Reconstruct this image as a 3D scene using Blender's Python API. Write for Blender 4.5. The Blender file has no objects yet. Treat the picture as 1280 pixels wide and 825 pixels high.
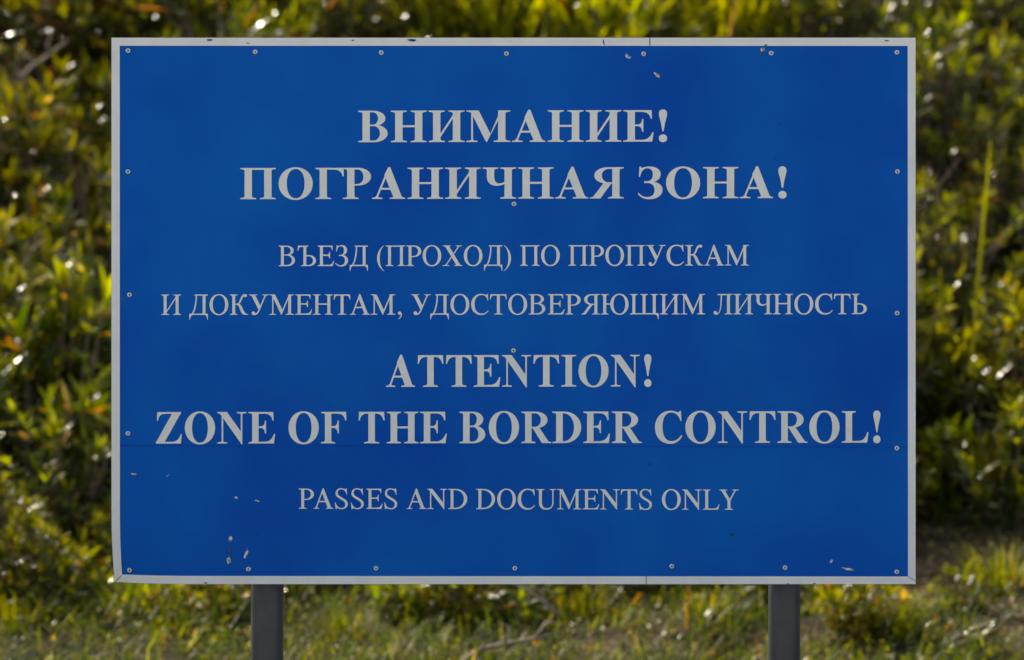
import bpy, math, random
import numpy as np
from mathutils import Vector, noise
from mathutils.geometry import delaunay_2d_cdt

random.seed(7)
rng = np.random.default_rng(11)
SC = bpy.context.scene
COL = SC.collection
R = math.radians

# ------------------------------------------------------------------ camera, sky, sun, exposure
K = 0.00185            # metres per photograph pixel (1280 wide) in the plane of the sign
DIST = 14.0            # camera to sign
CZ = 1.55              # camera height
cam_d = bpy.data.cameras.new('camera')
cam = bpy.data.objects.new('camera', cam_d)
COL.objects.link(cam)
cam.location = (0, -DIST, CZ)
cam.rotation_euler = (R(90), 0, 0)
cam_d.sensor_width = 36
cam_d.lens = 36 * DIST / (1280 * K)
cam_d.clip_start = 0.5
cam_d.clip_end = 2000
cam_d.dof.use_dof = True
cam_d.dof.focus_distance = DIST
cam_d.dof.aperture_fstop = 4.3
cam_d.dof.aperture_blades = 0
SC.camera = cam

SUN_EL, SUN_AZ = 44, -40          # azimuth clockwise from +Y: behind the sign, to the left
world = bpy.data.worlds.new('World')
SC.world = world
world.use_nodes = True
wn = world.node_tree.nodes
bg = wn['Background']
sky = wn.new('ShaderNodeTexSky')
sky.sky_type = 'NISHITA'
sky.sun_disc = False
sky.sun_elevation = R(SUN_EL)
sky.sun_rotation = R(SUN_AZ)
sky.air_density = 0.8
sky.dust_density = 4.0
sky.ozone_density = 0.6
world.node_tree.links.new(sky.outputs[0], bg.inputs[0])
bg.inputs[1].default_value = 0.15
sl = bpy.data.lights.new('sun', 'SUN')
sl.energy = 3.3
sl.angle = R(0.5)
sl.color = (1.0, 0.93, 0.82)
sun = bpy.data.objects.new('sun', sl)
COL.objects.link(sun)
sd = Vector((math.sin(R(SUN_AZ)) * math.cos(R(SUN_EL)), math.cos(R(SUN_AZ)) * math.cos(R(SUN_EL)), math.sin(R(SUN_EL))))
sun.rotation_euler = sd.to_track_quat('Z', 'Y').to_euler()
sun.location = sd * 30
SC.view_settings.view_transform = 'Standard'
SC.view_settings.look = 'None'
SC.view_settings.exposure = 1.09
SC.view_settings.gamma = 1.0
SC.view_settings.use_white_balance = True      # the camera was balanced for the shaded board
SC.view_settings.white_balance_temperature = 7350
SC.view_settings.white_balance_tint = 4
SC.view_settings.use_curve_mapping = False
SC.render.engine = 'CYCLES'
SC.cycles.use_denoising = True
SC.cycles.max_bounces = 6
SC.cycles.caustics_reflective = False
SC.cycles.caustics_refractive = False

# ------------------------------------------------------------------ helpers
def link(o, parent=None):
    COL.objects.link(o)
    if parent: o.parent = parent
    return o

def tag(o, label=None, cat=None, group=None, kind=None):
    if label: o['label'] = label
    if cat: o['category'] = cat
    if group: o['group'] = group
    if kind: o['kind'] = kind
    return o

def empty(name, loc=(0, 0, 0), rz=0):
    o = bpy.data.objects.new(name, None)
    o.empty_display_size = 0.1
    link(o)
    o.location = loc
    o.rotation_euler = (0, 0, rz)
    return o

def copy_tree(o, parent=None):
    c = o.copy()
    COL.objects.link(c)
    if parent: c.parent = parent
    for ch in list(o.children):
        copy_tree(ch, c)
    return c

def np_mesh(name, V, quads=None, tris=None, col=None, smooth=True):
    me = bpy.data.meshes.new(name)
    V = np.asarray(V, np.float32)
    nq = 0 if quads is None else len(quads)
    nt = 0 if tris is None else len(tris)
    me.vertices.add(len(V))
    me.vertices.foreach_set('co', V.ravel())
    loops, starts, tot = [], [], []
    if nq:
        loops.append(np.asarray(quads, np.int32).ravel()); starts.append(np.arange(nq) * 4); tot.append(np.full(nq, 4))
    if nt:
        loops.append(np.asarray(tris, np.int32).ravel()); starts.append(nq * 4 + np.arange(nt) * 3); tot.append(np.full(nt, 3))
    L = np.concatenate(loops)
    me.loops.add(len(L))
    me.loops.foreach_set('vertex_index', L.astype(np.int32))
    me.polygons.add(nq + nt)
    me.polygons.foreach_set('loop_start', np.concatenate(starts).astype(np.int32))
    me.polygons.foreach_set('loop_total', np.concatenate(tot).astype(np.int32))
    me.polygons.foreach_set('use_smooth', np.full(nq + nt, smooth))
    me.update(calc_edges=True)
    if col is not None:
        a = me.color_attributes.new('tint', 'FLOAT_COLOR', 'POINT')
        c = np.ones((len(V), 4), np.float32); c[:, :3] = col
        a.data.foreach_set('color', c.ravel())
    me.validate()
    return me

def mesh_obj(name, me, mat, parent=None):
    o = bpy.data.objects.new(name, me)
    if mat: me.materials.append(mat)
    return link(o, parent)

class MB:
    """collects polygons for one mesh"""
    def __init__(s): s.v = []; s.f = []
    def add(s, vs, fs):
        n = len(s.v); s.v += [tuple(v) for v in vs]; s.f += [tuple(i + n for i in f) for f in fs]
    def box(s, a, b):
        x0, y0, z0 = a; x1, y1, z1 = b
        s.add([(x0,y0,z0),(x1,y0,z0),(x1,y1,z0),(x0,y1,z0),(x0,y0,z1),(x1,y0,z1),(x1,y1,z1),(x0,y1,z1)],
              [(0,3,2,1),(4,5,6,7),(0,1,5,4),(1,2,6,5),(2,3,7,6),(3,0,4,7)])
    def tube(s, pts, rads, n=8, caps=True):
        pts = [Vector(p) for p in pts]; rings = []
        for i, p in enumerate(pts):
            d = (pts[min(i+1, len(pts)-1)] - pts[max(i-1, 0)]).normalized()
            u = d.cross(Vector((0.31, 0.87, 0.21))).normalized(); w = d.cross(u)
            rings.append([p + (u*math.cos(2*math.pi*k/n) + w*math.sin(2*math.pi*k/n))*rads[i] for k in range(n)])
        vs = [q for r in rings for q in r]; fs = []
        for i in range(len(pts)-1):
            for k in range(n):
                k2 = (k+1) % n
                fs.append((i*n+k, i*n+k2, (i+1)*n+k2, (i+1)*n+k))
        if caps:
            fs.append(tuple(range(n))[::-1]); fs.append(tuple((len(pts)-1)*n+k for k in range(n)))
        s.add(vs, fs)
    def build(s, name, mat, parent=None, smooth=True):
        me = bpy.data.meshes.new(name)
        me.from_pydata(s.v, [], s.f)
        me.polygons.foreach_set('use_smooth', [smooth]*len(me.polygons))
        me.update()
        return mesh_obj(name, me, mat, parent)

# ------------------------------------------------------------------ materials
def new_mat(name):
    m = bpy.data.materials.new(name); m.use_nodes = True
    return m, m.node_tree.nodes, m.node_tree.links, m.node_tree.nodes['Principled BSDF']

def noise_node(n, l, scale, detail=4, rough=0.6, coord='Object'):
    tc = n.new('ShaderNodeTexCoord'); t = n.new('ShaderNodeTexNoise')
    t.inputs['Scale'].default_value = scale; t.inputs['Detail'].default_value = detail; t.inputs['Roughness'].default_value = rough
    l.new(tc.outputs[coord], t.inputs['Vector'])
    return t

def ramp(n, l, src, stops):
    r = n.new('ShaderNodeValToRGB')
    e = r.color_ramp.elements
    while len(e) < len(stops): e.new(0.5)
    for i, (p, c) in enumerate(stops):
        e[i].position = p; e[i].color = (*c, 1)
    l.new(src, r.inputs[0])
    return r

def simple(name, stops, scale, rough, metallic=0.0, bump=0.0, spec=0.5, detail=4):
    m, n, l, b = new_mat(name)
    t = noise_node(n, l, scale, detail)
    r = ramp(n, l, t.outputs['Fac'], stops)
    l.new(r.outputs[0], b.inputs['Base Color'])
    b.inputs['Roughness'].default_value = rough
    b.inputs['Metallic'].default_value = metallic
    b.inputs['Specular IOR Level'].default_value = spec
    if bump:
        bp = n.new('ShaderNodeBump'); bp.inputs['Strength'].default_value = bump; bp.inputs['Distance'].default_value = 0.002
        t2 = noise_node(n, l, scale*6, 6); l.new(t2.outputs['Fac'], bp.inputs['Height']); l.new(bp.outputs[0], b.inputs['Normal'])
    return m

def leaf_mat(name, rough, trans, tgain=(1.75, 1.6, 0.4), spec=0.5):
    m, n, l, b = new_mat(name)
    a = n.new('ShaderNodeAttribute'); a.attribute_name = 'tint'
    oi = n.new('ShaderNodeObjectInfo')
    hs = n.new('ShaderNodeHueSaturation')
    mr = n.new('ShaderNodeMapRange'); mr.inputs[3].default_value = 0.8; mr.inputs[4].default_value = 1.2
    l.new(oi.outputs['Random'], mr.inputs[0]); l.new(mr.outputs[0], hs.inputs['Value'])
    mh = n.new('ShaderNodeMapRange'); mh.inputs[3].default_value = 0.49; mh.inputs[4].default_value = 0.535
    mp_ = n.new('ShaderNodeMath'); mp_.operation = 'FRACT'; mq = n.new('ShaderNodeMath'); mq.operation = 'MULTIPLY'; mq.inputs[1].default_value = 7.31
    l.new(oi.outputs['Random'], mq.inputs[0]); l.new(mq.outputs[0], mp_.inputs[0]); l.new(mp_.outputs[0], mh.inputs[0]); l.new(mh.outputs[0], hs.inputs['Hue'])
    l.new(a.outputs['Color'], hs.inputs['Color'])
    l.new(hs.outputs[0], b.inputs['Base Color'])
    b.inputs['Roughness'].default_value = rough
    b.inputs['Specular IOR Level'].default_value = spec
    tb = noise_node(n, l, 70, 1); bp = n.new('ShaderNodeBump'); bp.inputs['Strength'].default_value = 0.4; bp.inputs['Distance'].default_value = 0.004
    l.new(tb.outputs['Fac'], bp.inputs['Height']); l.new(bp.outputs[0], b.inputs['Normal'])
    mm = n.new('ShaderNodeMix'); mm.data_type = 'RGBA'; mm.blend_type = 'MULTIPLY'; mm.inputs[0].default_value = 1
    l.new(hs.outputs[0], mm.inputs[6]); mm.inputs[7].default_value = (*tgain, 1)
    tr = n.new('ShaderNodeBsdfTranslucent'); l.new(mm.outputs[2], tr.inputs['Color'])
    mx = n.new('ShaderNodeMixShader'); mx.inputs[0].default_value = trans
    l.new(b.outputs[0], mx.inputs[1]); l.new(tr.outputs[0], mx.inputs[2])
    l.new(mx.outputs[0], n['Material Output'].inputs['Surface'])
    return m

M = {}
M['leaf'] = leaf_mat('glossy_leaf', 0.16, 0.52, spec=0.34)
M['grass'] = leaf_mat('grass_blade', 0.42, 0.5, spec=0.22)
M['cover'] = leaf_mat('low_leaf', 0.34, 0.5, spec=0.25)
M['dry'] = leaf_mat('dry_plant', 0.6, 0.25, (1.2, 1.1, 0.9))
M['stem'] = simple('shrub_bark', [(0.3, (0.07, 0.045, 0.03)), (0.7, (0.19, 0.13, 0.085))], 30, 0.7)
M['post'] = simple('grey_post_paint', [(0.3, (0.038, 0.044, 0.053)), (0.60, (0.055, 0.062, 0.073)), (0.72, (0.10, 0.085, 0.07))], 11, 0.27, bump=0.12, detail=7)
_b = M['post'].node_tree.nodes['Principled BSDF']; _b.inputs['Specular IOR Level'].default_value = 0.3
M['galv'] = simple('galvanised_rail', [(0.3, (0.3, 0.3, 0.31)), (0.7, (0.42, 0.42, 0.43))], 20, 0.5, 0.6)
M['rivet'] = simple('aluminium_rivet', [(0.35, (0.50, 0.50, 0.49)), (0.65, (0.74, 0.74, 0.73))], 120, 0.32, 0.45)
M['rivet_core'] = simple('steel_rivet_core', [(0.3, (0.015, 0.013, 0.012)), (0.7, (0.045, 0.04, 0.035))], 200, 0.6)
M['chip'] = simple('chipped_metal', [(0.40, (0.20, 0.17, 0.12)), (0.60, (0.68, 0.70, 0.70))], 160, 0.5)
M['chip_dark'] = simple('dark_scuff', [(0.4, (0.02, 0.03, 0.05)), (0.7, (0.06, 0.08, 0.12))], 120, 0.6)
M['chip_blue'] = simple('exposed_blue_paint', [(0.4, (0.0, 0.05, 0.16)), (0.7, (0.0, 0.14, 0.30))], 90, 0.5, spec=0.05)
M['seam'] = simple('film_seam', [(0.4, (0.0, 0.060, 0.34)), (0.7, (0.0, 0.078, 0.40))], 8, 0.5, spec=0.03)

def film(name, stops, dirt, rough, spec, scale):
    """sheet film: slow mottling, fine dust and faint vertical rain streaks"""
    m, n, l, b = new_mat(name)
    t = noise_node(n, l, scale, 3, 0.55)
    r = ramp(n, l, t.outputs['Fac'], stops)
    tc = n.new('ShaderNodeTexCoord'); mp = n.new('ShaderNodeMapping')
    mp.inputs['Scale'].default_value = (26, 1, 1.6)
    l.new(tc.outputs['Object'], mp.inputs[0])
    t2 = n.new('ShaderNodeTexNoise'); t2.inputs['Scale'].default_value = 1.0; t2.inputs['Detail'].default_value = 6
    l.new(mp.outputs[0], t2.inputs['Vector'])
    r2 = ramp(n, l, t2.outputs['Fac'], [(0.50, (0, 0, 0)), (0.80, (0.16, 0.16, 0.16))])
    t3 = noise_node(n, l, 220, 2)
    r3 = ramp(n, l, t3.outputs['Fac'], [(0.60, (0, 0, 0)), (0.78, (0.10, 0.10, 0.10))])
    ad = n.new('ShaderNodeMix'); ad.data_type = 'RGBA'; ad.blend_type = 'ADD'; ad.inputs[0].default_value = 1
    l.new(r2.outputs[0], ad.inputs[6]); l.new(r3.outputs[0], ad.inputs[7])
    mx = n.new('ShaderNodeMix'); mx.data_type = 'RGBA'
    l.new(ad.outputs[2], mx.inputs[0]); l.new(r.outputs[0], mx.inputs[6]); mx.inputs[7].default_value = (*dirt, 1)
    l.new(mx.outputs[2], b.inputs['Base Color'])
    b.inputs['Roughness'].default_value = rough; b.inputs['Specular IOR Level'].default_value = spec
    return m
M['blue'] = film('blue_film', [(0.36, (0.0, 0.072, 0.42)), (0.64, (0.0, 0.112, 0.48))], (0.004, 0.10, 0.36), 0.55, 0.03, 2.2)
M['white'] = film('white_film', [(0.3, (0.66, 0.69, 0.71)), (0.7, (0.74, 0.755, 0.76))], (0.42, 0.41, 0.36), 0.5, 0.2, 9)
M['text'] = film('letter_film', [(0.3, (0.67, 0.71, 0.705)), (0.7, (0.73, 0.76, 0.75))], (0.5, 0.5, 0.47), 0.5, 0.2, 12)

# ground
def ground_mat():
    m, n, l, b = new_mat('grassy_soil')
    t = noise_node(n, l, 2.6, 8, 0.65)
    r = ramp(n, l, t.outputs['Fac'], [(0.40, (0.022, 0.024, 0.008)), (0.50, (0.04, 0.034, 0.014)), (0.58, (0.085, 0.058, 0.032)), (0.70, (0.18, 0.13, 0.08))])
    t2 = noise_node(n, l, 34, 8, 0.7)
    r2 = ramp(n, l, t2.outputs['Fac'], [(0.3, (0.4, 0.4, 0.4)), (0.7, (1.3, 1.3, 1.3))])
    mm = n.new('ShaderNodeMix'); mm.data_type = 'RGBA'; mm.blend_type = 'MULTIPLY'; mm.inputs[0].default_value = 1
    l.new(r.outputs[0], mm.inputs[6]); l.new(r2.outputs[0], mm.inputs[7])
    l.new(mm.outputs[2], b.inputs['Base Color'])
    b.inputs['Roughness'].default_value = 0.95; b.inputs['Specular IOR Level'].default_value = 0.15
    bp = n.new('ShaderNodeBump'); bp.inputs['Strength'].default_value = 0.8; bp.inputs['Distance'].default_value = 0.03
    l.new(t2.outputs['Fac'], bp.inputs['Height']); l.new(bp.outputs[0], b.inputs['Normal'])
    return m
M['ground'] = ground_mat()
M['gravel'] = simple('bounce_gravel', [(0.3, (0.30, 0.26, 0.21)), (0.7, (0.50, 0.45, 0.37))], 9, 0.95, bump=0.6, spec=0.1, detail=8)  # pale and warm so the added sheet throws light back at the sign

# ------------------------------------------------------------------ ground: one sheet, flat by the sign, rising to a bank
PY = [-500, -20, -2, 0, 2, 4.5, 5.6, 6.5, 7.5, 9, 10, 12, 16, 30, 80, 500]
PZ = [-0.3, -0.1, 0.0, 0.03, 0.2, 0.52, 0.72, 0.98, 1.50, 2.40, 3.0, 4.1, 6.0, 11, 22, 40]
def ground_z(x, y):
    z = (np.interp(y - 0.25, PY, PZ) + np.interp(y, PY, PZ) + np.interp(y + 0.25, PY, PZ)) / 3
    near = max(0.0, 1 - max(abs(x) - 6, 0) / 6) * min(max((y + 2.6)/2.0, 0.0), 1.0)
    b = noise.noise(Vector((x*0.9, y*0.9, 3.1)))*0.06 + noise.noise(Vector((x*3.1, y*3.1, 8.0)))*0.025
    if y > 3: b += 0.10*noise.noise(Vector((x*0.35, y*0.2, 1.0)))
    return float(z) + b*near
def axis(lo, hi, a, b, step):
    core = list(np.arange(a, b + 1e-6, step))
    left, right = [], []
    d, p = step*1.5, a
    while p - d > lo: p -= d; left.append(p); d *= 1.35
    left.append(lo)
    d, p = step*1.5, b
    while p + d < hi: p += d; right.append(p); d *= 1.35
    right.append(hi)
    return left[::-1] + core + right
gx = axis(-500, 500, -5, 5, 0.09); gy = axis(-500, 500, -1, 12, 0.09)
GV = [(x, y, ground_z(x, y)) for y in gy for x in gx]
nx = len(gx)
GQ = [(j*nx+i, j*nx+i+1, (j+1)*nx+i+1, (j+1)*nx+i) for j in range(len(gy)-1) for i in range(nx-1)]
g = mesh_obj('ground', np_mesh('ground', GV, GQ), M['ground'])
tag(g, 'sloping grassy ground with bare brown earth patches', 'ground', kind='structure')

# the gravel road added out of view to bounce warm light onto the board
rx = np.linspace(-60, 60, 121); ry = np.linspace(-24, -2.6, 26)
RV = [(x, y + 0.12*math.sin(x*0.7), ground_z(x, y + 0.12*math.sin(x*0.7)) + 0.012) for y in ry for x in rx]
RQ = [(j*121+i, j*121+i+1, (j+1)*121+i+1, (j+1)*121+i) for j in range(25) for i in range(120)]
tag(mesh_obj('reflector', np_mesh('reflector', RV, RQ), M['gravel']), 'pale gravel road added out of view to bounce light onto the sign', 'reflector', kind='structure')

def at(px, py, y):
    """photo pixel (1280 wide) -> point at depth y"""
    s = K * (y + DIST) / DIST
    return Vector(((px - 640)*s, y, CZ - (py - 412.5)*s))

# ------------------------------------------------------------------ THE SIGN
def warp(px, py, off=0.0):
    """point of the sheet for a photo pixel; the sheet is very slightly wavy and its lower left corner is bent back"""
    x = (px - 640)*K; z = CZ - (py - 412.5)*K
    w = 0.0011*math.sin(3.1*x + 0.8)*math.cos(4.3*z) + 0.0007*math.sin(7.7*x + 2.1*z)
    y = w
    cx = max(0.0, 1 - (px - 139)/110.0); cy = max(0.0, 1 - (730.3 - py)/90.0)
    c = cx*cy
    x += 0.0062*c*c; z += 0.0042*c*c; y += 0.022*c*c
    dx = max(0.0, 1 - math.hypot(px - 915, py - 667)/16); y += 0.004*dx*dx
    return (x, y - off, z)

sign = empty('border_sign', (0, 0.07, 0))
tag(sign, 'large blue border zone notice board with white Cyrillic and English lettering on two grey posts', 'sign')
OFFS = Vector((0, -0.07, 0))
def place(o): o.location = OFFS; return o

X0, X1, Y0, Y1 = 139.2, 1144.6, 47.0, 730.3
# panel: front sheet, back sheet, edge
nxp, nyp = 110, 76
xs = np.linspace(X0, X1, nxp); ys = np.linspace(Y0, Y1, nyp)
V = [warp(x, y) for y in ys for x in xs] + [tuple(np.add(warp(x, y), (0, 0.004, 0))) for y in ys for x in xs]
N = nxp*nyp; Q = []
for j in range(nyp-1):
    for i in range(nxp-1):
        a, b_, c, d = j*nxp+i, j*nxp+i+1, (j+1)*nxp+i+1, (j+1)*nxp+i
        Q.append((d, c, b_, a)); Q.append((a+N, b_+N, c+N, d+N))
nface = len(Q)
rim = [i for i in range(nxp)] + [j*nxp+nxp-1 for j in range(1, nyp)] + [(nyp-1)*nxp+i for i in range(nxp-2, -1, -1)] + [j*nxp for j in range(nyp-2, 0, -1)]
for k in range(len(rim)):
    a, b_ = rim[k], rim[(k+1) % len(rim)]
    Q.append((a, b_, b_+N, a+N))
me = np_mesh('panel', V, Q)
panel = place(mesh_obj('panel', me, M['blue'], sign))
me.materials.append(M['white'])
me.polygons.foreach_set('material_index', [0]*nface + [1]*(len(Q)-nface))
me.polygons.foreach_set('use_smooth', [True]*nface + [False]*(len(Q)-nface))

def sheet(name, polys, mat, off, parent=panel, step=None):
    """flat film cut to polygons given in photo pixels, laid on the panel"""
    vs, fs = [], []
    for P in polys:
        n = len(vs)
        vs += [warp(px, py, off) for px, py in P]
        fs.append(tuple(range(n, n+len(P))))
    me = bpy.data.meshes.new(name); me.from_pydata(vs, [], fs); me.update()
    # face the camera
    for p in me.polygons:
        if p.normal.y > 0: p.flip()
    me.update()
    return mesh_obj(name, me, mat, parent)

def strip(a0, a1, b0, b1, n):
    out = []
    for k in range(n):
        t0, t1 = k/n, (k+1)/n
        q = lambda p, r, t: (p[0]+(r[0]-p[0])*t, p[1]+(r[1]-p[1])*t)
        out.append([q(a0, a1, t0), q(a0, a1, t1), q(b0, b1, t1), q(b0, b1, t0)])
    return out
e = 0.15
O = [(X0+e, Y0+e), (X1-e, Y0+e), (X1-e, Y1-e), (X0+e, Y1-e)]
I = [(149.6, 57.2), (1134.6, 57.4), (1135.0, 720.6), (149.9, 719.8)]
for k, nseg in ((0, 90), (1, 60), (2, 90), (3, 60)):
    k2 = (k+1) % 4
    sheet('border_strip', strip(O[k], O[k2], I[k], I[k2], nseg), M['white'], 0.0007)
# joints: film overlap across the board, joints of the white tape
sheet('film_seam', strip((150, 556.2), (1134.5, 558.4), (150, 557.4), (1134.5, 559.4), 60), M['seam'], 0.0004)
for P in ([(811.6, 47.4), (812.8, 47.4), (812.8, 57.2), (811.8, 57.2)], [(807.2, 720.4), (808.2, 720.4), (808.2, 730), (807.2, 730)],
          [(140.6, 728.6), (149.8, 719.9), (149.9, 720.6), (141.4, 729.4)], [(1135.2, 720.4), (1144, 725.4), (1144, 726.2), (1135.2, 721.2)]):
    sheet('tape_joint', [P], M['chip_dark'], 0.0010)

# ---- lettering: outlines drawn by hand, joined with a triangulation
def path(items):
    """points, or ('C', p1, p2, p3) cubic"""
    out = []
    for it in items:
        if it[0] == 'C':
            p0 = out[-1]; p1, p2, p3 = it[1:]
            for k in range(1, 9):
                t = k/8; u = 1-t
                out.append((u**3*p0[0]+3*u*u*t*p1[0]+3*u*t*t*p2[0]+t**3*p3[0], u**3*p0[1]+3*u*u*t*p1[1]+3*u*t*t*p2[1]+t**3*p3[1]))
        else:
            out.append(it)
    if math.hypot(out[0][0]-out[-1][0], out[0][1]-out[-1][1]) < 0.5: out.pop()
    return out
def C(*a): return ('C', (a[0], a[1]), (a[2], a[3]), (a[4], a[5]))
def G(pos, neg=None): return ([path(pos)], [path(neg)] if neg else [])
def foot(x0, x1, xa, xb, y, up, t, h):
    """bracketed serif slab from x0 to x1 on a stem xa..xb; up = +1 (bottom serif) or -1 (top serif)"""
    s = up
    return G([(x0, y), (x1, y), (x1, y+s*t), C(x1-(x1-xb)*0.55, y+s*(t+3), xb+2, y+s*(t+h*0.25), xb, y+s*h), (xa, y+s*h),
              C(xa-2, y+s*(t+h*0.25), x0+(xa-x0)*0.55, y+s*(t+3), x0, y+s*t)])
def stem(x0, x1, y0, y1, bl=0, br=0, tl=0, tr=0, t=20, h=90):
    out = [G([(x0, y0), (x1, y0), (x1, y1), (x0, y1)])]
    if bl or br: out.append(foot(x0-bl, x1+br, x0, x1, y0, 1, t, h))
    if tl or tr: out.append(foot(x0-tl, x1+tr, x0, x1, y1, -1, t, h))
    return out
k_ = 0.56
def bowl(xs_, yb, yt, xm, xr, w, ht, hb=None, d=0):
    hb = hb or ht; ym = (yb+yt)/2
    o = [(xs_, yb), (xm, yb), C(xm+(xr-xm)*k_, yb, xr, ym-(ym-yb)*k_, xr, ym), C(xr, ym+(yt-ym)*k_, xm+(xr-xm)*k_, yt, xm, yt), (xs_, yt)]
    b, tt, r = yb+hb, yt-ht, xr-w
    i = [(xs_, b), (xm-15, b), C(xm-15+(r-xm+15)*k_, b, r, ym-(ym-b)*k_, r, ym), C(r, ym+(tt-ym)*k_, xm-15+(r-xm+15)*k_, tt, xm-15, tt), (xs_, tt)]
    return [G(o, i)]
def ell(cx, cy, rx, ry, n=40, k=0.57):
    return [(cx+rx, cy), C(cx+rx, cy+ry*k, cx+rx*k, cy+ry, cx, cy+ry), C(cx-rx*k, cy+ry, cx-rx, cy+ry*k, cx-rx, cy),
            C(cx-rx, cy-ry*k, cx-rx*k, cy-ry, cx, cy-ry), C(cx+rx*k, cy-ry, cx+rx, cy-ry*k, cx+rx, cy)]
def ring(x0, x1, y0, y1, w, h):
    cx, cy = (x0+x1)/2, (y0+y1)/2
    return [G(ell(cx, cy, (x1-x0)/2, (y1-y0)/2), ell(cx, cy, (x1-x0)/2-w, (y1-y0)/2-h, k=0.60))]
def rect(x0, x1, y0, y1): return [G([(x0, y0), (x1, y0), (x1, y1), (x0, y1)])]
def mirror(gl, adv): return [([[(adv-x, y) for x, y in p] for p in pos], [[(adv-x, y) for x, y in p] for p in neg]) for pos, neg in gl]

B = {}   # bold, cap height 676
bs = dict(t=24, h=60)
def bst(x0, x1, y0=0, y1=676, bl=88, br=88, tl=88, tr=88): return stem(x0, x1, y0, y1, bl, br, tl, tr, **bs)
B['Н'] = (778, bst(110, 262) + bst(516, 668) + rect(250, 530, 320, 362))
B['И'] = (778, bst(110, 262) + bst(516, 668) + [G([(255, 92), (255, 170), (523, 590), (523, 512)])])
B['П'] = (778, bst(110, 262, tr=0) + bst(516, 668, tl=0) + rect(110, 668, 636, 676))
B['I'] = (389, bst(119, 271, bl=99, br=99, tl=99, tr=99))
B['В'] = (667, bst(106, 256, br=0, tr=0) + bowl(200, 345, 676, 330, 575, 150, 34, 30) + bowl(200, 0, 377, 345, 622, 158, 30, 36))
B['О'] = (778, ring(36, 742, -19, 691, 168, 36))
Earm = G([(150, 676), (600, 676), (606, 492), (580, 492), C(560, 590, 500, 638, 395, 638), (150, 638)])
Emid = G([(240, 370), (300, 370), C(365, 370, 395, 400, 405, 490), (430, 490), (430, 212), (405, 212), C(395, 300, 365, 332, 300, 332), (240, 332)])
B['Е'] = (667, bst(106, 256, br=0, tr=0) + [Earm, Emid, G([(150, 0), (612, 0), (641, 202), (614, 202), C(570, 90, 500, 38, 390, 38), (150, 38)])])
B['F'] = (611, bst(106, 256, tr=0) + [Earm, Emid])
B['Г'] = (615, bst(106, 256, tr=0) + [Earm])
B['L'] = (667, bst(106, 256, br=0) + [G([(150, 0), (606, 0), (638, 226), (611, 226), C(570, 95, 500, 38, 390, 38), (150, 38)])])
B['Т'] = (667, bst(258, 410, bl=100, br=100, tl=0, tr=0) + [G([(31, 492), (57, 492), C(85, 600, 140, 638, 240, 638), (427, 638), C(527, 638, 582, 600, 610, 492), (636, 492), (626, 676), (41, 676)])])
B['Р'] = (611, bst(106, 256, tr=0) + bowl(200, 292, 676, 330, 600, 156, 36, 32))
Rgl = bst(106, 256, tr=0) + bowl(200, 318, 676, 345, 628, 156, 36, 32) + [G([(265, 340), (430, 340), (640, 50), C(660, 28, 685, 24, 715, 24), (715, 0), (500, 0)])]
B['R'] = (722, Rgl)
B['Я'] = (718, mirror(Rgl, 722))
B['D'] = (722, bst(108, 260, br=0, tr=0) + bowl(200, 0, 676, 300, 692, 168, 38))
B['N'] = (722, stem(116, 152, 0, 600, 100, 92, 0, 0, t=24, h=50) + stem(562, 598, 100, 676, 0, 0, 92, 100, t=24, h=50) +
          [G([(16, 676), (16, 655), C(60, 650, 90, 630, 116, 590), (580, -18), (598, -18), (598, 215), (240, 676)])])
B['М'] = (944, stem(116, 152, 0, 610, 100, 92, 0, 0, t=24, h=50) + bst(668, 818, bl=88, br=100, tl=0, tr=100) +
          [G([(16, 676), (16, 655), C(70, 650, 105, 640, 130, 600), (420, 0), (440, 0), (512, 172), (268, 676)]),
           G([(420, 0), (438, 0), (718, 560), (740, 676), (716, 676), (508, 172)])])
B['А'] = (722, [G([(345, 690), (385, 690), (632, 25), (456, 25), (262, 518)]), G([(345, 690), (372, 640), (312, 500), (126, 25), (84, 25)]),
               foot(9, 225, 86, 128, 0, 1, 24, 60), foot(372, 692, 452, 634, 0, 1, 24, 50)] + rect(170, 420, 198, 240))
B['З'] = (574, [G([(62, 691), (86, 691), C(92, 668, 105, 660, 130, 665), C(165, 676, 210, 691, 272, 691), C(410, 691, 500, 620, 500, 525), C(500, 445, 450, 385, 360, 360),
                C(470, 340, 540, 275, 540, 185), C(540, 60, 420, -19, 265, -19), C(160, -19, 80, 20, 25, 100), (45, 118), C(95, 55, 150, 28, 215, 28), C(315, 28, 375, 85, 375, 180),
                C(375, 280, 310, 335, 210, 335), C(190, 335, 175, 333, 160, 330), (160, 372), C(170, 370, 180, 369, 200, 369), C(290, 369, 338, 425, 338, 515),
                C(338, 600, 295, 652, 225, 652), C(150, 652, 95, 590, 72, 465), (48, 465)])])
B['Ч'] = (732, bst(105, 257, 470, 676, bl=0, br=0) + bst(470, 622) +
          [G([(105, 490), C(105, 350, 180, 280, 310, 280), C(390, 280, 440, 300, 480, 330), (480, 376), C(440, 345, 405, 330, 360, 330), C(290, 330, 257, 390, 257, 490)])])
B['Z'] = (667, [G([(28, 0), (28, 20), (405, 645), (612, 676), (612, 656), (232, 32)]), G([(60, 676), (612, 676), (612, 638), (240, 638), C(150, 638, 100, 600, 74, 490), (50, 490)]),
               G([(28, 0), (610, 0), (634, 205), (608, 205), C(575, 95, 510, 38, 400, 38), (28, 38)])])
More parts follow.
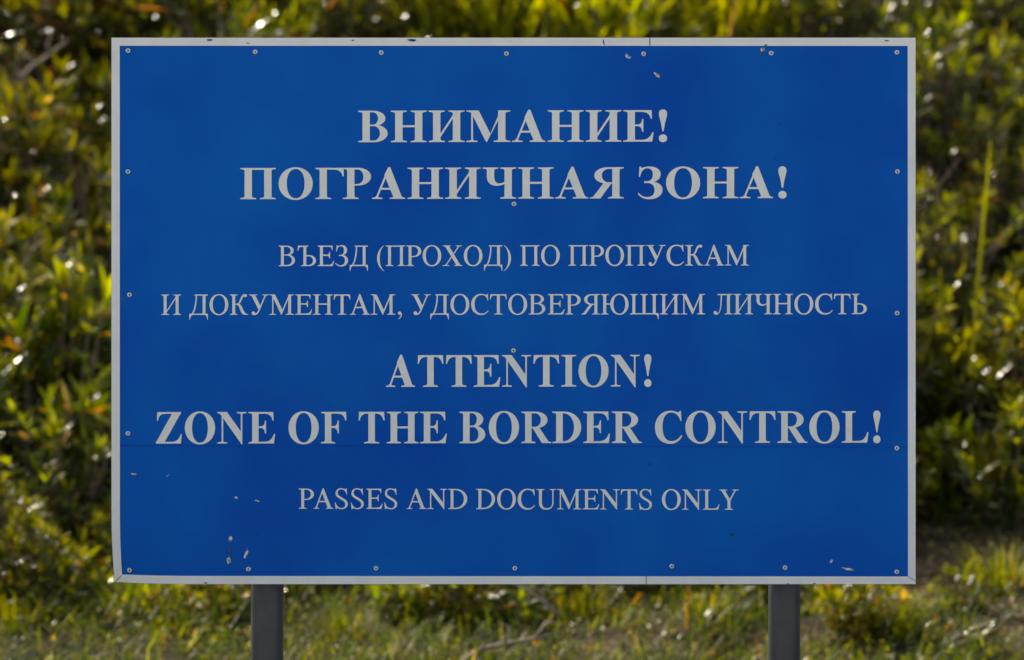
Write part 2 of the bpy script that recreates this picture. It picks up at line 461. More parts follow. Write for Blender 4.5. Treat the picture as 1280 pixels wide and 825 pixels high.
B['C'] = (722, [G([(655, 691), (668, 466), (645, 466), C(610, 590, 530, 651, 430, 651), C(300, 651, 225, 540, 225, 345), C(225, 150, 300, 38, 432, 38), C(525, 38, 600, 82, 662, 170),
                (687, 150), C(630, 40, 530, -19, 405, -19), C(190, -19, 49, 130, 49, 335), C(49, 545, 205, 691, 405, 691), C(480, 691, 540, 672, 585, 655), C(605, 655, 622, 670, 632, 691)])])
B['!'] = (333, [G([(166, 691), C(215, 691, 251, 655, 251, 600), C(251, 530, 205, 440, 180, 223), (152, 223), C(127, 440, 81, 530, 81, 600), C(81, 655, 117, 691, 166, 691)]), G(ell(166, 72, 85, 85))])
for a, b_ in (('A', 'А'), ('B', 'В'), ('E', 'Е'), ('H', 'Н'), ('O', 'О'), ('T', 'Т')): B[a] = B[b_]
B[' '] = (250, [])

T = {}   # regular, cap height 662
def tst(x0, x1, y0=0, y1=662, bl=84, br=84, tl=84, tr=84): return stem(x0, x1, y0, y1, bl, br, tl, tr, t=21, h=70)
T['Н'] = (722, tst(102, 204) + tst(518, 620) + rect(195, 530, 326, 368))
T['И'] = (722, tst(102, 204) + tst(518, 620) + [G([(198, 70), (198, 132), (524, 592), (524, 530)])])
T['П'] = (722, tst(102, 204, tr=0) + tst(518, 620, tl=0) + rect(102, 620, 622, 662))
T['В'] = (667, tst(102, 204, br=0, tr=0) + bowl(160, 342, 662, 300, 548, 105, 36, 34) + bowl(160, 0, 376, 320, 596, 110, 34, 38))
T['О'] = (722, ring(34, 688, -14, 676, 112, 38))
tEa = G([(150, 662), (543, 662), (546, 519), (522, 519), C(510, 598, 490, 622, 420, 622), (150, 622)])
T['Е'] = (611, tst(102, 204, br=0, tr=0) + [tEa, G([(150, 0), (548, 0), (597, 169), (573, 172), C(535, 70, 480, 40, 400, 40), (150, 40)]),
          G([(190, 372), (345, 372), C(405, 372, 425, 395, 433, 463), (456, 463), (456, 243), (433, 243), C(425, 310, 405, 330, 345, 330), (190, 330)])])
T['L'] = (611, tst(102, 204, br=0) + [G([(150, 0), (550, 0), (598, 174), (574, 174), C(535, 75, 480, 40, 400, 40), (150, 40)])])
T['Т'] = (611, tst(254, 356, bl=94, br=94, tl=0, tr=0) + [G([(17, 492), (41, 492), C(58, 590, 85, 620, 170, 620), (440, 620), C(525, 620, 552, 590, 569, 492), (593, 492), (581, 662), (29, 662)])])
T['Р'] = (556, tst(100, 202, tr=0) + bowl(160, 288, 662, 290, 542, 110, 38, 36))
tR = tst(102, 204, tr=0) + bowl(160, 312, 662, 300, 560, 108, 38, 36) + [G([(250, 335), (362, 335), (580, 48), C(600, 25, 625, 21, 659, 21), (659, 0), (515, 0)])]
T['Я'] = (667, mirror(tR, 667))
T['D'] = (722, tst(104, 206, br=0, tr=0) + bowl(160, 0, 662, 280, 685, 116, 40))
T['N'] = (722, stem(109, 151, 0, 600, 97, 92, 0, 0, t=21, h=55) + stem(563, 605, 60, 662, 0, 0, 95, 102, t=21, h=55) +
          [G([(12, 662), (12, 641), C(55, 638, 80, 625, 109, 582), (590, -11), (605, -11), (605, 160), (190, 662)])])
T['М'] = (889, stem(108, 150, 0, 600, 96, 92, 0, 0, t=21, h=55) + tst(660, 762, bl=84, br=100, tl=0, tr=100) +
          [G([(12, 662), (12, 641), C(60, 638, 95, 630, 118, 598), (418, 0), (436, 0), (476, 130), (208, 662)]), G([(418, 0), (436, 0), (708, 600), (720, 662), (690, 662), (462, 165)])])
T['А'] = (722, [G([(338, 674), (369, 674), (638, 25), (514, 25), (305, 540)]), G([(338, 674), (362, 640), (338, 560), (132, 25), (86, 25)]),
               foot(15, 213, 88, 132, 0, 1, 21, 60), foot(450, 706, 512, 640, 0, 1, 21, 50)] + rect(180, 470, 214, 258))
T['З'] = (511, [G([(75, 676), (97, 676), C(103, 655, 115, 645, 140, 650), C(170, 660, 205, 676, 260, 676), C(370, 676, 440, 610, 440, 515), C(440, 440, 395, 380, 320, 355), C(415, 335, 475, 270, 475, 180),
                C(475, 65, 375, -14, 240, -14), C(150, -14, 75, 20, 25, 90), (42, 105), C(90, 50, 150, 26, 215, 26), C(305, 26, 365, 85, 365, 180), C(365, 275, 300, 328, 205, 328), C(185, 328, 170, 326, 158, 324),
                (158, 362), C(170, 360, 180, 360, 195, 360), C(285, 360, 333, 420, 333, 505), C(333, 585, 290, 640, 220, 640), C(145, 640, 95, 580, 80, 465), (58, 465)])])
T['С'] = (667, [G([(606, 676), (622, 451), (600, 451), C(575, 580, 500, 636, 386, 636), C(240, 636, 147, 520, 147, 330), C(147, 145, 250, 33, 396, 33), C(482, 33, 550, 62, 616, 138), (634, 120),
                C(570, 35, 480, -14, 372, -14), C(170, -14, 28, 125, 28, 328), C(28, 532, 182, 676, 375, 676), C(448, 676, 505, 655, 540, 640), C(560, 640, 575, 650, 586, 676)])])
T['S'] = (556, [G([(469, 463), (446, 463), C(430, 560, 365, 638, 265, 638), C(190, 638, 135, 597, 135, 530), C(135, 455, 200, 420, 290, 370), C(410, 303, 491, 260, 491, 168), C(491, 60, 400, -14, 276, -14),
                C(220, -14, 170, 5, 135, 18), C(112, 18, 98, 8, 90, -14), (68, -14), (42, 210), (65, 210), C(90, 100, 160, 24, 262, 24), C(350, 24, 405, 70, 405, 145), C(405, 215, 350, 250, 260, 300),
                C(130, 372, 62, 410, 62, 505), C(62, 605, 140, 676, 255, 676), C(310, 676, 350, 660, 390, 645), C(410, 645, 422, 655, 429, 676), (450, 676)])])
T['U'] = (722, stem(104, 206, 220, 662, 0, 0, 90, 92, t=21, h=60) + stem(570, 612, 220, 662, 0, 0, 92, 92, t=21, h=55) +
          [G([(104, 240), C(104, 60, 200, -14, 358, -14), C(520, -14, 612, 70, 612, 240), (570, 240), C(570, 100, 500, 34, 380, 34), C(265, 34, 206, 100, 206, 240)])])
T['К'] = (667, tst(102, 204) + [G([(195, 328), (300, 328), C(370, 350, 400, 420, 440, 510), C(470, 585, 495, 600, 525, 585), C(560, 565, 610, 580, 610, 625), C(610, 660, 575, 672, 540, 672),
                C(450, 672, 410, 600, 375, 510), C(345, 430, 320, 372, 270, 368), (195, 368)]),
               G([(240, 352), (330, 355), C(400, 340, 430, 280, 470, 190), C(520, 80, 560, 24, 655, 21), (655, 0), (520, 0), C(440, 10, 410, 80, 370, 170), C(330, 270, 300, 325, 240, 332)])])
T['Х'] = (722, [G([(95, 645), (236, 645), (640, 18), (498, 18)]), G([(562, 645), (608, 645), (150, 18), (104, 18)]), foot(22, 305, 100, 232, 662, -1, 21, 45), foot(470, 692, 555, 604, 662, -1, 21, 45),
               foot(10, 245, 106, 156, 0, 1, 21, 45), foot(420, 704, 500, 636, 0, 1, 21, 45)])
T['У'] = (708, [G([(90, 645), (222, 645), (428, 255), (345, 160)]), G([(562, 645), (608, 645), (390, 160), C(340, 50, 290, -14, 200, -14), C(140, -14, 105, 15, 105, 55), C(105, 95, 135, 112, 165, 112),
                C(205, 112, 215, 85, 222, 65), C(232, 40, 265, 40, 290, 75), C(310, 100, 330, 140, 345, 172)]), foot(16, 305, 94, 220, 662, -1, 21, 45), foot(470, 700, 555, 606, 662, -1, 21, 45)])
T['Y'] = (722, stem(312, 414, 0, 300, 98, 98, 0, 0, t=21, h=70) + [G([(88, 645), (218, 645), (414, 310), (414, 250), (312, 250), (312, 288)]), G([(562, 645), (608, 645), (414, 300), (412, 262), (360, 310)]),
               foot(22, 305, 92, 214, 662, -1, 21, 45), foot(468, 703, 556, 606, 662, -1, 21, 45)])
T['Д'] = (682, rect(478, 580, 20, 662) + rect(195, 655, 624, 662) + rect(22, 660, 0, 40) + [G([(242, 640), (286, 640), C(280, 400, 240, 150, 150, 30), (98, 30), C(180, 150, 230, 350, 242, 640)]),
               G([(22, -155), (44, -155), C(54, -50, 90, 0, 160, 0), (160, 38), (22, 38)]), G([(660, -155), (638, -155), C(628, -50, 592, 0, 522, 0), (522, 38), (660, 38)])])
T['Л'] = (686, tst(482, 584, tl=0) + rect(150, 600, 624, 662) + [G([(262, 640), (306, 640), C(306, 300, 280, -14, 110, -14), C(55, -14, 20, 15, 20, 55), C(20, 90, 45, 110, 75, 110), C(115, 110, 125, 80, 135, 60),
               C(145, 40, 165, 35, 190, 60), C(250, 120, 262, 400, 262, 640)])])
T['Ч'] = (650, tst(95, 197, 470, 662, bl=0, br=0) + tst(448, 550) + [G([(95, 480), C(95, 350, 160, 278, 290, 278), C(370, 278, 420, 305, 460, 335), (460, 382), C(420, 350, 380, 323, 320, 323), C(235, 323, 197, 380, 197, 480)])])
T['Ь'] = (577, tst(102, 204, br=0) + bowl(160, 0, 356, 300, 545, 110, 38))
T['Ъ'] = (700, tst(222, 324, bl=84, br=0, tl=0, tr=80) + bowl(280, 0, 356, 420, 665, 110, 38) + [G([(20, 492), (44, 492), C(58, 590, 85, 622, 165, 622), (300, 622), (300, 662), (32, 662)])])
T['Щ'] = (1035, tst(102, 204, br=0) + tst(455, 557, bl=0, br=0) + tst(808, 910, bl=0) + rect(102, 1010, 0, 40) + [G([(1010, 38), (1010, -155), (988, -155), C(978, -50, 940, 0, 870, 0), (870, 38)])])
T['Ю'] = (1009, tst(102, 204) + rect(190, 400, 318, 360) + ring(345, 978, -14, 676, 112, 38))
par = G([(304, 676), C(160, 590, 48, 440, 48, 250), C(48, 60, 160, -90, 304, -177), (300, -158), C(190, -75, 142, 60, 142, 250), C(142, 440, 190, 575, 300, 658)])
T['('] = (333, [par]); T[')'] = (333, mirror([par], 333))
T[','] = (250, [G([(60, 50), C(60, 85, 85, 104, 115, 104), C(160, 104, 195, 65, 195, 0), C(195, -70, 150, -125, 83, -141), (78, -122), C(125, -100, 155, -60, 155, -20), C(155, -8, 148, -5, 135, -8), C(100, -12, 60, 10, 60, 50)])])
for a, b_ in (('A', 'А'), ('E', 'Е'), ('O', 'О'), ('T', 'Т'), ('P', 'Р'), ('M', 'М'), ('C', 'С')): T[a] = T[b_]
T[' '] = (250, [])

_gc = {}
def glyph_tris(font, ch):
    key = (id(font), ch)
    if key in _gc: return _gc[key]
    adv, groups = font[ch]
    co, faces, owner = [], [], []
    for gi, (pos, neg) in enumerate(groups):
        for sgn, polys in ((1, pos), (-1, neg)):
            for P in polys:
                if sum(P[k-1][0]*P[k][1] - P[k][0]*P[k-1][1] for k in range(len(P))) < 0: P = P[::-1]
                n = len(co); co += [Vector(p) for p in P]; faces.append(list(range(n, n+len(P)))); owner.append((gi, sgn))
    if not co:
        _gc[key] = (adv, [], []); return _gc[key]
    vs, es, fs, ov, oe, of = delaunay_2d_cdt(co, [], faces, 1, 0.01)
    keep = []
    for f, src in zip(fs, of):
        st = {owner[s] for s in src}
        if any((gi, 1) in st and (gi, -1) not in st for gi in range(len(groups))): keep.append(tuple(f))
    used = sorted({i for f in keep for i in f}); mp = {o: i for i, o in enumerate(used)}
    _gc[key] = (adv, [tuple(vs[i]) for i in used], [tuple(mp[i] for i in f) for f in keep])
    return _gc[key]

def text_line(txt, font, cap, xl, xr, yl, yr, caph):
    """lay txt between photo pixels xl..xr, baseline yl (left) to yr (right), capitals caph pixels high"""
    pen = 0; items = []
    for i, ch in enumerate(txt):
        adv, vs, fs = glyph_tris(font, ch)
        items.append((pen, vs, fs)); pen += adv
        if txt[i:i+2] in ('PA', 'LY', 'ГР', 'УД', 'ТА'): pen -= 45
    lo = min(p+v[0] for p, vs, f in items for v in vs); hi = max(p+v[0] for p, vs, f in items for v in vs)
    sx = (xr-xl)/(hi-lo); sy = caph/cap
    words, V, F = [], [], []
    for p, vs, fs in items:
        if not fs:
            words.append((V, F)); V, F = [], []
        n = len(V)
        for x, y in vs:
            px = xl + (p+x-lo)*sx
            V.append(warp(px, yl + (yr-yl)*(px-xl)/(xr-xl) - y*sy, 0.0009))
        F += [tuple(i+n for i in f) for f in fs]
    for V, F in words + [(V, F)]:
        me = bpy.data.meshes.new('lettering'); me.from_pydata(V, [], F); me.update()
        for p in me.polygons:
            if p.normal.y > 0: p.flip()
        me.update()
        mesh_obj('lettering', me, M['text'], panel)

text_line('ВНИМАНИЕ!', B, 676, 447.8, 833.9, 177.8, 177.0, 39.4)
text_line('ПОГРАНИЧНАЯ ЗОНА!', B, 676, 300.4, 983.2, 249.0, 247.6, 39.0)
text_line('ВЪЕЗД (ПРОХОД) ПО ПРОПУСКАМ', T, 662, 348.2, 936.3, 332.7, 331.8, 25.6)
text_line('И ДОКУМЕНТАМ, УДОСТОВЕРЯЮЩИМ ЛИЧНОСТЬ', T, 662, 201.6, 1083.6, 393.6, 392.7, 25.4)
text_line('ATTENTION!', B, 676, 482.5, 814.3, 483.6, 483.0, 39.5)
text_line('ZONE OF THE BORDER CONTROL!', B, 676, 194.9, 1100.6, 554.5, 553.3, 39.4)
text_line('PASSES AND DOCUMENTS ONLY', T, 662, 373.6, 923.4, 635.8, 637.2, 25.2)

# ---- rivets
RIV = [(160,63.3),(319,64.8),(476.5,65.8),(633,67),(804.6,67.3),(964,66.4),(1121.2,65.4),(160,214.6),(161.9,368.5),(160,541.7),(160,714),
       (1121.8,214.5),(1121.4,391.4),(1121,560.2),(1121,714.8),(310.5,711.3),(470,710.4),(643.5,710.4),(839.7,707.8),(981.3,709.6),(642.5,255),(641.8,438.2)]
def lathe(prof, n):
    vs, fs = [], []
    for r_, h in prof: vs += [(r_*math.cos(2*math.pi*k/n), -h, r_*math.sin(2*math.pi*k/n)) for k in range(n)]
    for i in range(len(prof)-1):
        for k in range(n):
            k2 = (k+1) % n
            fs.append((i*n+k, i*n+k2, (i+1)*n+k2, (i+1)*n+k))
    fs.append(tuple((len(prof)-1)*n+k for k in range(n)))
    return vs, fs
mb = MB(); mb.add(*lathe([(0.0056, 0), (0.0057, 0.0009), (0.0050, 0.0021), (0.0038, 0.0029), (0.0025, 0.0030), (0.0022, 0.0012)], 16))
mc = MB(); mc.add(*lathe([(0.0021, 0.0010), (0.0020, 0.0016), (0.0011, 0.0019)], 12))
riv0 = None
for px, py in RIV:
    if riv0 is None:
        riv0 = mb.build('rivet', M['rivet'], panel); mc_o = mc.build('rivet_core', M['rivet_core'], panel)
        r, c = riv0, mc_o
    else:
        r = riv0.copy(); COL.objects.link(r); r.parent = panel
        c = mc_o.copy(); COL.objects.link(c); c.parent = panel
    r.location = warp(px, py, -0.0002); r.rotation_euler = (0, random.uniform(0, 3), 0)
    c.location = warp(px + 0.2, py + 0.2, -0.0002)

# ---- chips, scratches and scuffs
def blob(cx, cy, L, W, ang, n=11, jag=0.28, rs=random):
    out = []
    for k in range(n):
        a = 2*math.pi*k/n; f = 1 + rs.uniform(-jag, jag)
        u, v = L*math.cos(a)*f, W*math.sin(a)*f
        out.append((cx + u*math.cos(ang) - v*math.sin(ang), cy + u*math.sin(ang) + v*math.cos(ang)))
    return out
rc = random.Random(3)
for cx, cy, L, W, deg, mat in [
    (784.5, 70.5, 5.2, 2.4, 35, 'chip'), (821.5, 94.0, 5.6, 2.2, 38, 'chip'), (953.5, 62.2, 3.2, 2.6, 0, 'chip'), (950.0, 67.5, 2.2, 2.6, 0, 'chip_dark'), (957.5, 56.5, 2.4, 0.8, -10, 'chip_dark'),
    (288.5, 673.5, 2.4, 4.6, 0, 'chip'), (287.0, 688.0, 1.2, 8.0, 3, 'chip_dark'), (286.3, 701.0, 3.4, 4.8, -4, 'chip'), (307.3, 692.8, 2.0, 7.4, 20, 'chip'),
    (295.3, 621.8, 3.2, 1.5, 5, 'chip'), (321.3, 625.8, 3.6, 1.3, 18, 'chip'), (323, 639.5, 3.2, 1.2, 5, 'chip_blue'), (321, 668.5, 1.8, 1.6, 0, 'chip_blue'),
    (167.0, 592.5, 4.8, 1.5, 3, 'chip'), (210.0, 594.5, 1.7, 0.8, -30, 'chip'), (1039.5, 701.5, 2.4, 2.6, 0, 'chip'), (1059.5, 711.2, 8.2, 1.8, 12, 'chip'), (1094.5, 714.5, 1.0, 1.3, 0, 'chip_dark'),
    (915.0, 668.5, 4.2, 2.0, 0, 'chip_blue'), (812.5, 580, 1.2, 2.0, 0, 'chip_blue'), (807.5, 489, 0.9, 1.2, 0, 'chip_blue'), (974, 154, 2.0, 2.0, 0, 'chip_blue'), (969, 198, 2.6, 1.6, 0, 'chip_blue'), (170.3, 368.8, 1.2, 1.0, 0, 'chip_dark'),
    (262.5, 50.0, 4.6, 1.5, 0, 'chip_dark'), (514.5, 50.2, 6.2, 2.0, 4, 'chip_blue'), (754.5, 52.5, 0.8, 4.6, -12, 'chip_blue'), (257.0, 728.6, 2.6, 1.3, 0, 'chip_dark'), (1108.5, 51.0, 3.4, 0.9, 8, 'chip_dark'),
    (441, 50.4, 2.2, 1.0, 0, 'chip_dark'), (310, 54.0, 3.0, 0.7, 10, 'chip_dark'), (1018, 729.3, 2.2, 0.7, 0, 'chip_dark'), (985, 729.4, 2.0, 0.6, 0, 'chip_dark'), (150.6, 706, 0.5, 6.0, 0, 'chip_dark')]:
    a = math.radians(deg)
    if W > L: L, W, a = W, L, a + math.pi/2
    sheet('paint_chip', [blob(cx, cy, L*0.85, W*0.85, a, jag=0.3, rs=rc)], M[mat], 0.0013)

# ---- posts and the rails behind the board
for pxl, pxr, lean in ((313.6, 354.4, -0.004), (960.4, 1000.2, -0.001)):
    y = 0.046 + 0.0375
    s = (y + DIST)/DIST*K
    cx = ((pxl + pxr)/2 - 640)*s; rad = (pxr - pxl)/2*s
    zt = CZ - (66 - 412.5)*K; zb = -0.25
    mb = MB(); n = 12
    zz = [zb + (0.86 - zb)*t for t in (0, 1)] + [0.9, zt]
    mb.tube([(cx + lean*(0.86 - z), y, z) for z in zz], [rad]*len(zz), 40)
    post = place(mb.build('post', M['post'], sign))
    for e_ in post.data.polygons: e_.use_smooth = len(e_.vertices) == 4
for py in (120, 392, 664):
    mb = MB(); z = CZ - (py - 412.5)*K
    mb.box(((X0+30-640)*K, 0.0065, z-0.02), ((X1-30-640)*K, 0.0455, z+0.02))
    place(mb.build('rail', M['galv'], sign, smooth=False))

# ------------------------------------------------------------------ PLANTS
def norm(a): return a/np.maximum(np.linalg.norm(a, axis=-1, keepdims=True), 1e-9)
TT = np.array([0.0, 0.25, 0.5, 0.76, 1.0])
PROF_LEAF = np.array([0.14, 0.78, 1.0, 0.72, 0.06])
PROF_GRASS = np.array([0.85, 1.0, 0.85, 0.55, 0.04])
class Leaves:
    def __init__(s): s.V = []; s.Q = []; s.C = []; s.n = 0
    def add(s, base, d, nrm, L, W, curl, fold, col, prof=PROF_LEAF):
        base, d, nrm, col = (np.asarray(a, float) for a in (base, d, nrm, col))
        L, W, curl, fold = (np.broadcast_to(np.asarray(a, float), (len(base),)) for a in (L, W, curl, fold))
        d = norm(d); side = norm(np.cross(d, nrm)); nn = np.cross(side, d)
        rows = []
        for t, w in zip(TT, prof):
            c = base + d*(L*t)[:, None] + nn*(-curl*L*t*t)[:, None]
            h = (W*w*0.5)[:, None]
            up = nn*(fold)[:, None]*h
            rows += [c - side*h + up, c, c + side*h + up]
        V = np.stack(rows, 1)                      # N,15,3
        N = len(base)
        idx = (np.arange(N)*15 + s.n)[:, None]
        q = []
        for r in range(4):
            for k in (0, 1):
                a = r*3 + k
                q.append(np.concatenate([idx+a, idx+a+1, idx+a+4, idx+a+3], 1))
        s.V.append(V.reshape(-1, 3)); s.Q.append(np.stack(q, 1).reshape(-1, 4)); s.C.append(np.repeat(col, 15, 0)); s.n += N*15
    def build(s, name, mat, parent=None):
        return mesh_obj(name, np_mesh(name, np.concatenate(s.V), np.concatenate(s.Q), col=np.concatenate(s.C)), mat, parent)

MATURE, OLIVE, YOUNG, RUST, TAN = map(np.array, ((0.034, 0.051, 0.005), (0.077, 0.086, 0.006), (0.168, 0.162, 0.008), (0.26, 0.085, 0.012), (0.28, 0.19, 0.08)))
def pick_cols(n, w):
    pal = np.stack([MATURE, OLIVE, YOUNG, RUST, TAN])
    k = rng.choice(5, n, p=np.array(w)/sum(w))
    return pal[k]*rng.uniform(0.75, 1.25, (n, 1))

def make_shrub(nst, rx, rz, leafL, ratio, nwh, w):
    """stems fanning from the base, each ending in whorls of leaves"""
    lv = Leaves(); st = MB()
    for i in range(nst):
        u = rng.uniform(0.0, 1.0); az = rng.uniform(0, 2*math.pi)
        th = math.acos(1 - u*0.98)                 # from the vertical
        rr = rng.uniform(0.72, 1.05) if rng.random() < 0.75 else rng.uniform(0.35, 0.75)
        out = np.array([math.sin(th)*math.cos(az), math.sin(th)*math.sin(az), math.cos(th)])
        tip = out*np.array([rx, rx, rz])*rr + np.array([0, 0, 0.05]) + rng.normal(0, 0.025, 3)
        tip[2] = max(tip[2], 0.04)
        b0 = np.array([out[0]*0.06, out[1]*0.06, -0.05]); mid = (b0 + tip)*0.5 + np.array([out[0]*0.06, out[1]*0.06, -0.03]) + rng.normal(0, 0.02, 3)
        pts = [b0, (b0+mid)/2 + rng.normal(0, 0.008, 3), mid, (mid+tip)/2 + rng.normal(0, 0.008, 3), tip]
        st.tube(pts, [0.007, 0.006, 0.005, 0.004, 0.003], 5, False)
        ax = norm(out*0.65 + np.array([0, 0, 0.75]) + rng.normal(0, 0.22, 3))
        wcol = rng.uniform(0.7, 1.3)
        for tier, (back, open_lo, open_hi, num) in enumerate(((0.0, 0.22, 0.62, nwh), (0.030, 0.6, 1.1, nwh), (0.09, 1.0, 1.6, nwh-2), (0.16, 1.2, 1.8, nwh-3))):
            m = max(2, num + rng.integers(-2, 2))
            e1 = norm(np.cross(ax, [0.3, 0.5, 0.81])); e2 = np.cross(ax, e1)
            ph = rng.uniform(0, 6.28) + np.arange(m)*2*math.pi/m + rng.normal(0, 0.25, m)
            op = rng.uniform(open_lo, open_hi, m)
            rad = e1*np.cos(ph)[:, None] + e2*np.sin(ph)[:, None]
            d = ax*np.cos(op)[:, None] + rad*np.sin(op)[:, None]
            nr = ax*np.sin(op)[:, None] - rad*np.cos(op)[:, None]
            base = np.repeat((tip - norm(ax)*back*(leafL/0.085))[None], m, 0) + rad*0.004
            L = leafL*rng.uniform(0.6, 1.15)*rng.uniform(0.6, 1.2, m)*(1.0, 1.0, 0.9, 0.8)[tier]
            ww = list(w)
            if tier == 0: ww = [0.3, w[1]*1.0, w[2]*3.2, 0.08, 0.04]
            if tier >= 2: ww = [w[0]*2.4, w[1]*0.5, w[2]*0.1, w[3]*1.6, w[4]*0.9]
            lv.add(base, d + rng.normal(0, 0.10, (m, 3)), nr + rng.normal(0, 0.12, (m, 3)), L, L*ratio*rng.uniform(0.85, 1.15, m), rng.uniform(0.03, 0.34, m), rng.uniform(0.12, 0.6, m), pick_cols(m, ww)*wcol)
    for i in range(max(3, nst//14)):
        az = rng.uniform(0, 2*math.pi); th = rng.uniform(0.1, 1.1)
        out = np.array([math.sin(th)*math.cos(az), math.sin(th)*math.sin(az), math.cos(th)])
        tip = out*np.array([rx, rx, rz])*rng.uniform(1.05, 1.35)
        pts = [np.zeros(3), tip*0.4 + rng.normal(0, 0.03, 3), tip*0.75 + rng.normal(0, 0.03, 3), tip]
        st.tube(pts, [0.007, 0.0055, 0.004, 0.002], 5, False)
        st.tube([pts[2], pts[2] + rng.normal(0, 0.05, 3) + np.array([0, 0, 0.05])], [0.0035, 0.0015], 5, False)
    return lv, st

BIGW = (5, 5, 1.9, 1.1, 0.25)
SMALLW = (4, 6, 3.0, 0.4, 0.25)
def shrub_proto(small):
    root = empty('rhododendron_shrub' if not small else 'small_leaved_shrub')
    if small: lv, st = make_shrub(165, 0.43, 0.52, 0.068, 0.23, 6, SMALLW)
    else: lv, st = make_shrub(92, 0.45, 0.55, 0.110, 0.22, 7, BIGW)
    lv.build('foliage', M['leaf'], root)
    st.build('stems', M['stem'], root)
    return root
protos_big = [shrub_proto(False) for _ in range(4)]
protos_small = [shrub_proto(True) for _ in range(4)]
used = set()
def put(protos, x, y, sc, rz, label, cat, group, dz=-0.03):
    p = protos[random.randrange(len(protos))]
    if p.name in used: o = copy_tree(p)
    else: o = p; used.add(p.name)
    o.location = (x, y, ground_z(x, y) + dz); o.rotation_euler = (0, 0, rz); o.scale = (sc, sc, sc*random.uniform(0.9, 1.15))
    tag(o, label, cat, group)
    return o

HID = 'olive green leafy shrub on the bank behind the sign'
GRP = 'leafy shrubs covering the bank'
rows = [(5.35, 1), (5.68, 0), (6.0, 1), (6.45, 1), (6.95, 0), (7.5, 1), (8.05, 0), (8.6, 1), (9.15, 0), (9.75, 1)]
shrubs = []
for r, (y, odd) in enumerate(rows):
    for i in range(-5, 6):
        x = (i + (0.5 if odd else 0))*0.60 + random.uniform(-0.10, 0.10)
        yy = y + random.uniform(-0.12, 0.12)
        if abs(x) > 2.9: continue
        if r == 0 and x > -1.25: continue
        if r == 1 and x > 0.95: continue
        if r == 2 and x > 0.95: continue
        if r == 3 and x > 1.05: continue
        if r >= 9 and -0.35 < x < 0.75: continue
        small = x > 0.55 or (r >= 9 and random.random() < 0.6)
        sc = random.uniform(0.85, 1.15)*((0.6, 0.5, 0.7)[r] if r < 3 else 0.75 if r == 10 else 1)
        o = put(protos_small if small else protos_big, x, yy, sc, random.uniform(0, 6.28), HID, 'shrub', GRP)
        shrubs.append((o, r, x))

# grass tufts
def make_tuft(n, hlo, hhi, spread, w, wid, gain=1.0):
    lv = Leaves()
    az = rng.uniform(0, 6.28, n); rr = spread*np.sqrt(rng.uniform(0, 1, n))
    base = np.stack([rr*np.cos(az), rr*np.sin(az), np.full(n, -0.02)], 1)
    lean = rng.uniform(0.05, 0.5, n); a2 = az + rng.normal(0, 0.6, n)
    d = np.stack([np.sin(lean)*np.cos(a2), np.sin(lean)*np.sin(a2), np.cos(lean)], 1)
    nr = np.stack([-np.cos(lean)*np.cos(a2), -np.cos(lean)*np.sin(a2), np.sin(lean)], 1)
    L = rng.uniform(hlo, hhi, n)
    lv.add(base, d, nr, L, wid*rng.uniform(0.6, 1.3, n), rng.uniform(0.0, 0.55, n), rng.uniform(0.1, 0.5, n), pick_cols(n, w)*gain, PROF_GRASS)
    return lv
def tuft_proto(*a):
    root = make_tuft(*a).build('grass_tuft', M['grass'])
    return root
tufts = [tuft_proto(150, 0.10, 0.31, 0.17, (1.5, 5, 5, 0.15, 0.4), 0.009) for _ in range(3)]
# (px, py of the base, depth, scale)
spots = [(1165, 590, 6.55, 0.7, 0), (1235, 600, 6.45, 0.75, 0), (1285, 590, 6.6, 0.8, 0), (1190, 530, 6.9, 0.8, 0), (1262, 540, 6.85, 0.7, 0), (1165, 470, 7.3, 0.6, 0),
         (1225, 455, 7.2, 0.8, 0), (1185, 395, 7.7, 0.7, 0), (1270, 400, 7.6, 0.8, 0),
         (575, 62, 9.0, 1.0, 1), (625, 70, 8.95, 0.9, 1), (690, 62, 9.0, 1.1, 1), (740, 66, 8.9, 1.0, 1), (830, 62, 9.1, 1.0, 1), (330, 66, 9.1, 0.7, 1), (910, 62, 9.0, 0.9, 1), (985, 66, 9.1, 0.8, 1), (410, 62, 9.2, 0.8, 1),
         (600, 40, 9.5, 1.0, 1), (660, 36, 9.6, 1.1, 1), (715, 40, 9.5, 1.0, 1), (780, 36, 9.6, 1.1, 1), (855, 30, 9.7, 1.0, 1), (550, 30, 9.7, 0.9, 1),
         (430, 800, 4.9, 0.45, 0), (1110, 800, 4.9, 0.5, 0), (1250, 690, 5.7, 0.6, 0), (20, 800, 4.9, 0.5, 0), (720, 770, 5.2, 0.5, 0), (500, 760, 5.3, 0.5, 0), (160, 770, 5.2, 0.5, 0), (880, 780, 5.1, 0.5, 0)]
tall = [tuft_proto(60, 0.24, 0.46, 0.20, (0, 1, 9, 0, 0.2), 0.021, 1.45) for _ in range(2)]
cnt = [0, 0]; tuft_list = []
for i, (px, py, y, sc, kind) in enumerate(spots):
    src = (tufts, tall)[kind]; k = cnt[kind]; cnt[kind] += 1
    o = src[k] if k < len(src) else copy_tree(src[k % len(src)])
    p = at(px, py, y)
    o.location = (p.x, y, max(ground_z(p.x, y), p.z) if i < 24 else ground_z(p.x, y)); o.scale = (sc,)*3; o.rotation_euler = (0, 0, random.uniform(0, 6))
    tuft_list.append((o, kind))

